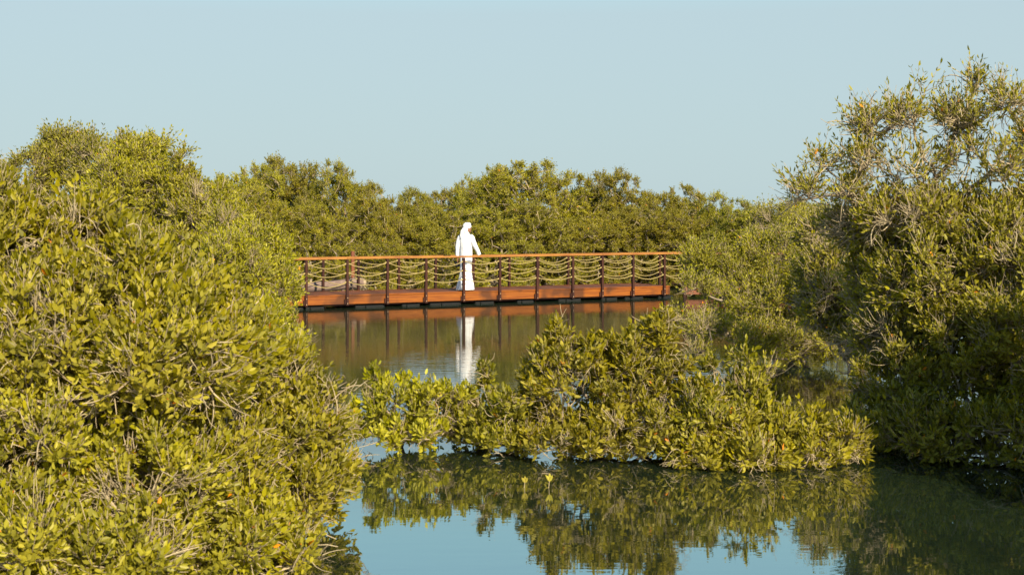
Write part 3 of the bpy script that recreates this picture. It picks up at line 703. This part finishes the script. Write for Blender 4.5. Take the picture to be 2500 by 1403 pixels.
bush('mangrove_bush', 405, [P_(1710, 1110, 13.2, 100, 55, .4), P_(1760, 1060, 13.3, 50, 45, .25), P_(1850, 1110, 13.1, 90, 50, .4), P_(1905, 1060, 13.3, 40, 50, .2, 1.3), P_(1990, 1105, 13.2, 90, 42, .35), P_(1985, 1055, 13.3, 26, 40, .15, 1.4), P_(2075, 1080, 13.3, 32, 50, .2, 1.3), P_(1810, 1035, 13.3, 28, 40, .15, 1.4), P_(1830, 1150, 13.2, 150, 30, .3)],
     1850, 13.2, 135, LEAF_Y, 'bright low mangrove bush at the right end of the middle row, bordering the dark water', nt=14, pairs=5, R_cl=.16, leaf=.080, drop=.28, bare=.12, tangle=1.1, trunk_r=.025, inner=.2, low=.03, up=.6)
# right hand trees
bush('mangrove_bush', 501, [P_(1800, 690, 24, 100, 90, .7), P_(1740, 750, 23, 60, 70, .5), P_(1900, 640, 24, 110, 90, .7), P_(1930, 760, 22.5, 150, 90, .8), P_(1830, 830, 21.8, 90, 40, .5), P_(2050, 830, 21.6, 110, 45, .6), P_(2040, 700, 22, 130, 110, .8), P_(1960, 845, 21.8, 130, 45, .5), P_(1710, 640, 24, 55, 50, .5), P_(1690, 715, 23, 50, 45, .5), P_(1672, 785, 22.6, 42, 40, .4, .8), P_(1740, 810, 22, 70, 40, .5, .8), P_(1900, 560, 26, 100, 60, .7), P_(2010, 590, 25, 100, 80, .8)],
     1950, 22.5, 560, LEAF_F, 'wide mangrove with pale bare twigs spreading over the water right of the footbridge', nt=24, pairs=4, R_cl=.24, leaf=.062, trunk_r=.04, inner=.15, low=.12, bare=.10, tangle=.35, twig_r=.0032)
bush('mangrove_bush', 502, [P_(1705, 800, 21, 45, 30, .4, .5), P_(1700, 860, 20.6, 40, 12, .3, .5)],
     1790, 21.3, 18, LEAF_DIM, 'thin dark sprays of branches dipping to the water left of the wide right mangrove', nt=14, pairs=4, R_cl=.2, leaf=.05, trunk_r=.012, inner=.1, low=.05, bare=.3, twig_r=.004)
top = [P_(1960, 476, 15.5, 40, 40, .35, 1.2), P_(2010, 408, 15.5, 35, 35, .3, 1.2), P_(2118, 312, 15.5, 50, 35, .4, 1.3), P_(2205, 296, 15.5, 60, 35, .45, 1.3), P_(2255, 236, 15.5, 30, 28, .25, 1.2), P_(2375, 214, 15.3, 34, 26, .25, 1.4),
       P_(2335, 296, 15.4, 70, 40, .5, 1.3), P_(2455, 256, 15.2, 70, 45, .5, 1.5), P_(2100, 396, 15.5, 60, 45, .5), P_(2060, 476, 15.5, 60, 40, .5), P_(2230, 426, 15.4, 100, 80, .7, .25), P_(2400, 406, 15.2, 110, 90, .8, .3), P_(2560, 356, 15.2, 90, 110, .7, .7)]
bush('mangrove_tree', 601, top, 2290, 15.6, 225, LEAF_DIM, 'tallest mangrove at the right, sparse crown with grey branches against the sky', nt=8, pairs=4, R_cl=.24, leaf=.082, wfrac=.17, drop=.3, tangle=.7, trunk_r=.034, inner=.12, low=.4, bare=.22, twig_r=.0045, up=.7)
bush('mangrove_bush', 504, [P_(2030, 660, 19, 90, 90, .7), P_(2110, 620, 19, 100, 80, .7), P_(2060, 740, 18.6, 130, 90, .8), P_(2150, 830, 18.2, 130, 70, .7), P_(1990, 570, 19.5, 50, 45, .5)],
     2070, 18.9, 330, LEAF_DIM, 'twiggy dimly lit mangrove joining the wide low mangrove to the tall right trees', nt=20, pairs=4, R_cl=.21, leaf=.068, trunk_r=.04, inner=.15, low=.2, bare=.2, tangle=1.6, twig_r=.005)
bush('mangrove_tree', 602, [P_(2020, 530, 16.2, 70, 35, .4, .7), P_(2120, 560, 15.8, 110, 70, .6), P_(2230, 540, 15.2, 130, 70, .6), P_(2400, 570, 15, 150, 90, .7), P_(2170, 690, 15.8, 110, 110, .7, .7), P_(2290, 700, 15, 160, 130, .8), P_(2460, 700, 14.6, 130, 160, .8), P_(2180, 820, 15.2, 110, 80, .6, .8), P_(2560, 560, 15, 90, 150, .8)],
     2280, 15.3, 500, LEAF_DIM, 'broad dimly lit mangrove under the sparse right tree, tangled with bare twigs', nt=20, pairs=4, R_cl=.23, leaf=.078, trunk_r=.045, inner=.15, low=.3, bare=.24, tangle=1.4, twig_r=.0045)
bush('mangrove_bush', 603, [P_(2200, 930, 14.6, 130, 100, .6), P_(2350, 880, 14.2, 130, 130, .7), P_(2480, 850, 13.9, 120, 170, .7), P_(2260, 800, 14.8, 80, 60, .5), P_(2150, 1040, 14.2, 110, 70, .5), P_(2300, 1070, 13.6, 150, 80, .6), P_(2460, 1080, 13.2, 130, 90, .6), P_(2600, 1000, 13.2, 100, 150, .8)],
     2330, 14.0, 340, LEAF_M, 'shaded dark mangrove bush low at the right edge above the black water', nt=20, pairs=5, R_cl=.2, leaf=.075, trunk_r=.04, inner=.25, low=.03, bare=.12)
bush('mangrove_tree', 604, [P_(2760, 770, 11.5, 195, 355, 1.0), P_(2740, 1150, 11.2, 170, 150, .9), P_(2950, 900, 11, 200, 250, 1.0)],  # extra tree added outside the frame to shade the lower right
     2780, 11.4, 420, LEAF_M, 'mangrove added just outside the right edge to shade the water', nt=24, pairs=5, R_cl=.24, leaf=.066, trunk_r=.05, inner=.25, low=.05, fine=False)

# two yellow sprigs poking out of the water in front of the middle bushes
for px, hh, lab in ((1277, .12, 'small yellow leaf sprig sticking out of the water, left of the taller one'), (1337, .15, 'yellow leaf sprig with three leaves sticking out of the water, right one')):
    Ys = EYE * F / (1190 - HOR); sp = empty('leaf_sprig', (X(px, Ys), Ys, 0)); tag(sp, lab, 'sprig', 'yellow sprigs in the open water')
    g = np.random.default_rng(px)
    link('stem', quads('stem', *tubes(np.array([[0, 0, -.1]]), np.array([[.01, 0, 0]]), np.array([[.015, 0, hh * .4]]), .004, .003, 4, 5), smooth=True), TWIG, sp)
    k = 3; ds = nrm(np.array([[-.5, -.1, 1.], [.45, -.3, 1], [.05, .2, 1.2]])); sd = nrm(np.cross(ds, [[.2, 1, 0]] * 3))
    V, fa, nf = leaf_geo(np.repeat([[.015, 0, hh * .35]], 3, 0), ds, sd, np.full(3, hh * .5), np.full(3, .014), g, True)
    link('leaves', quads('leaves', V, fa, np.full(len(fa), .97)), LEAF_Y, sp)
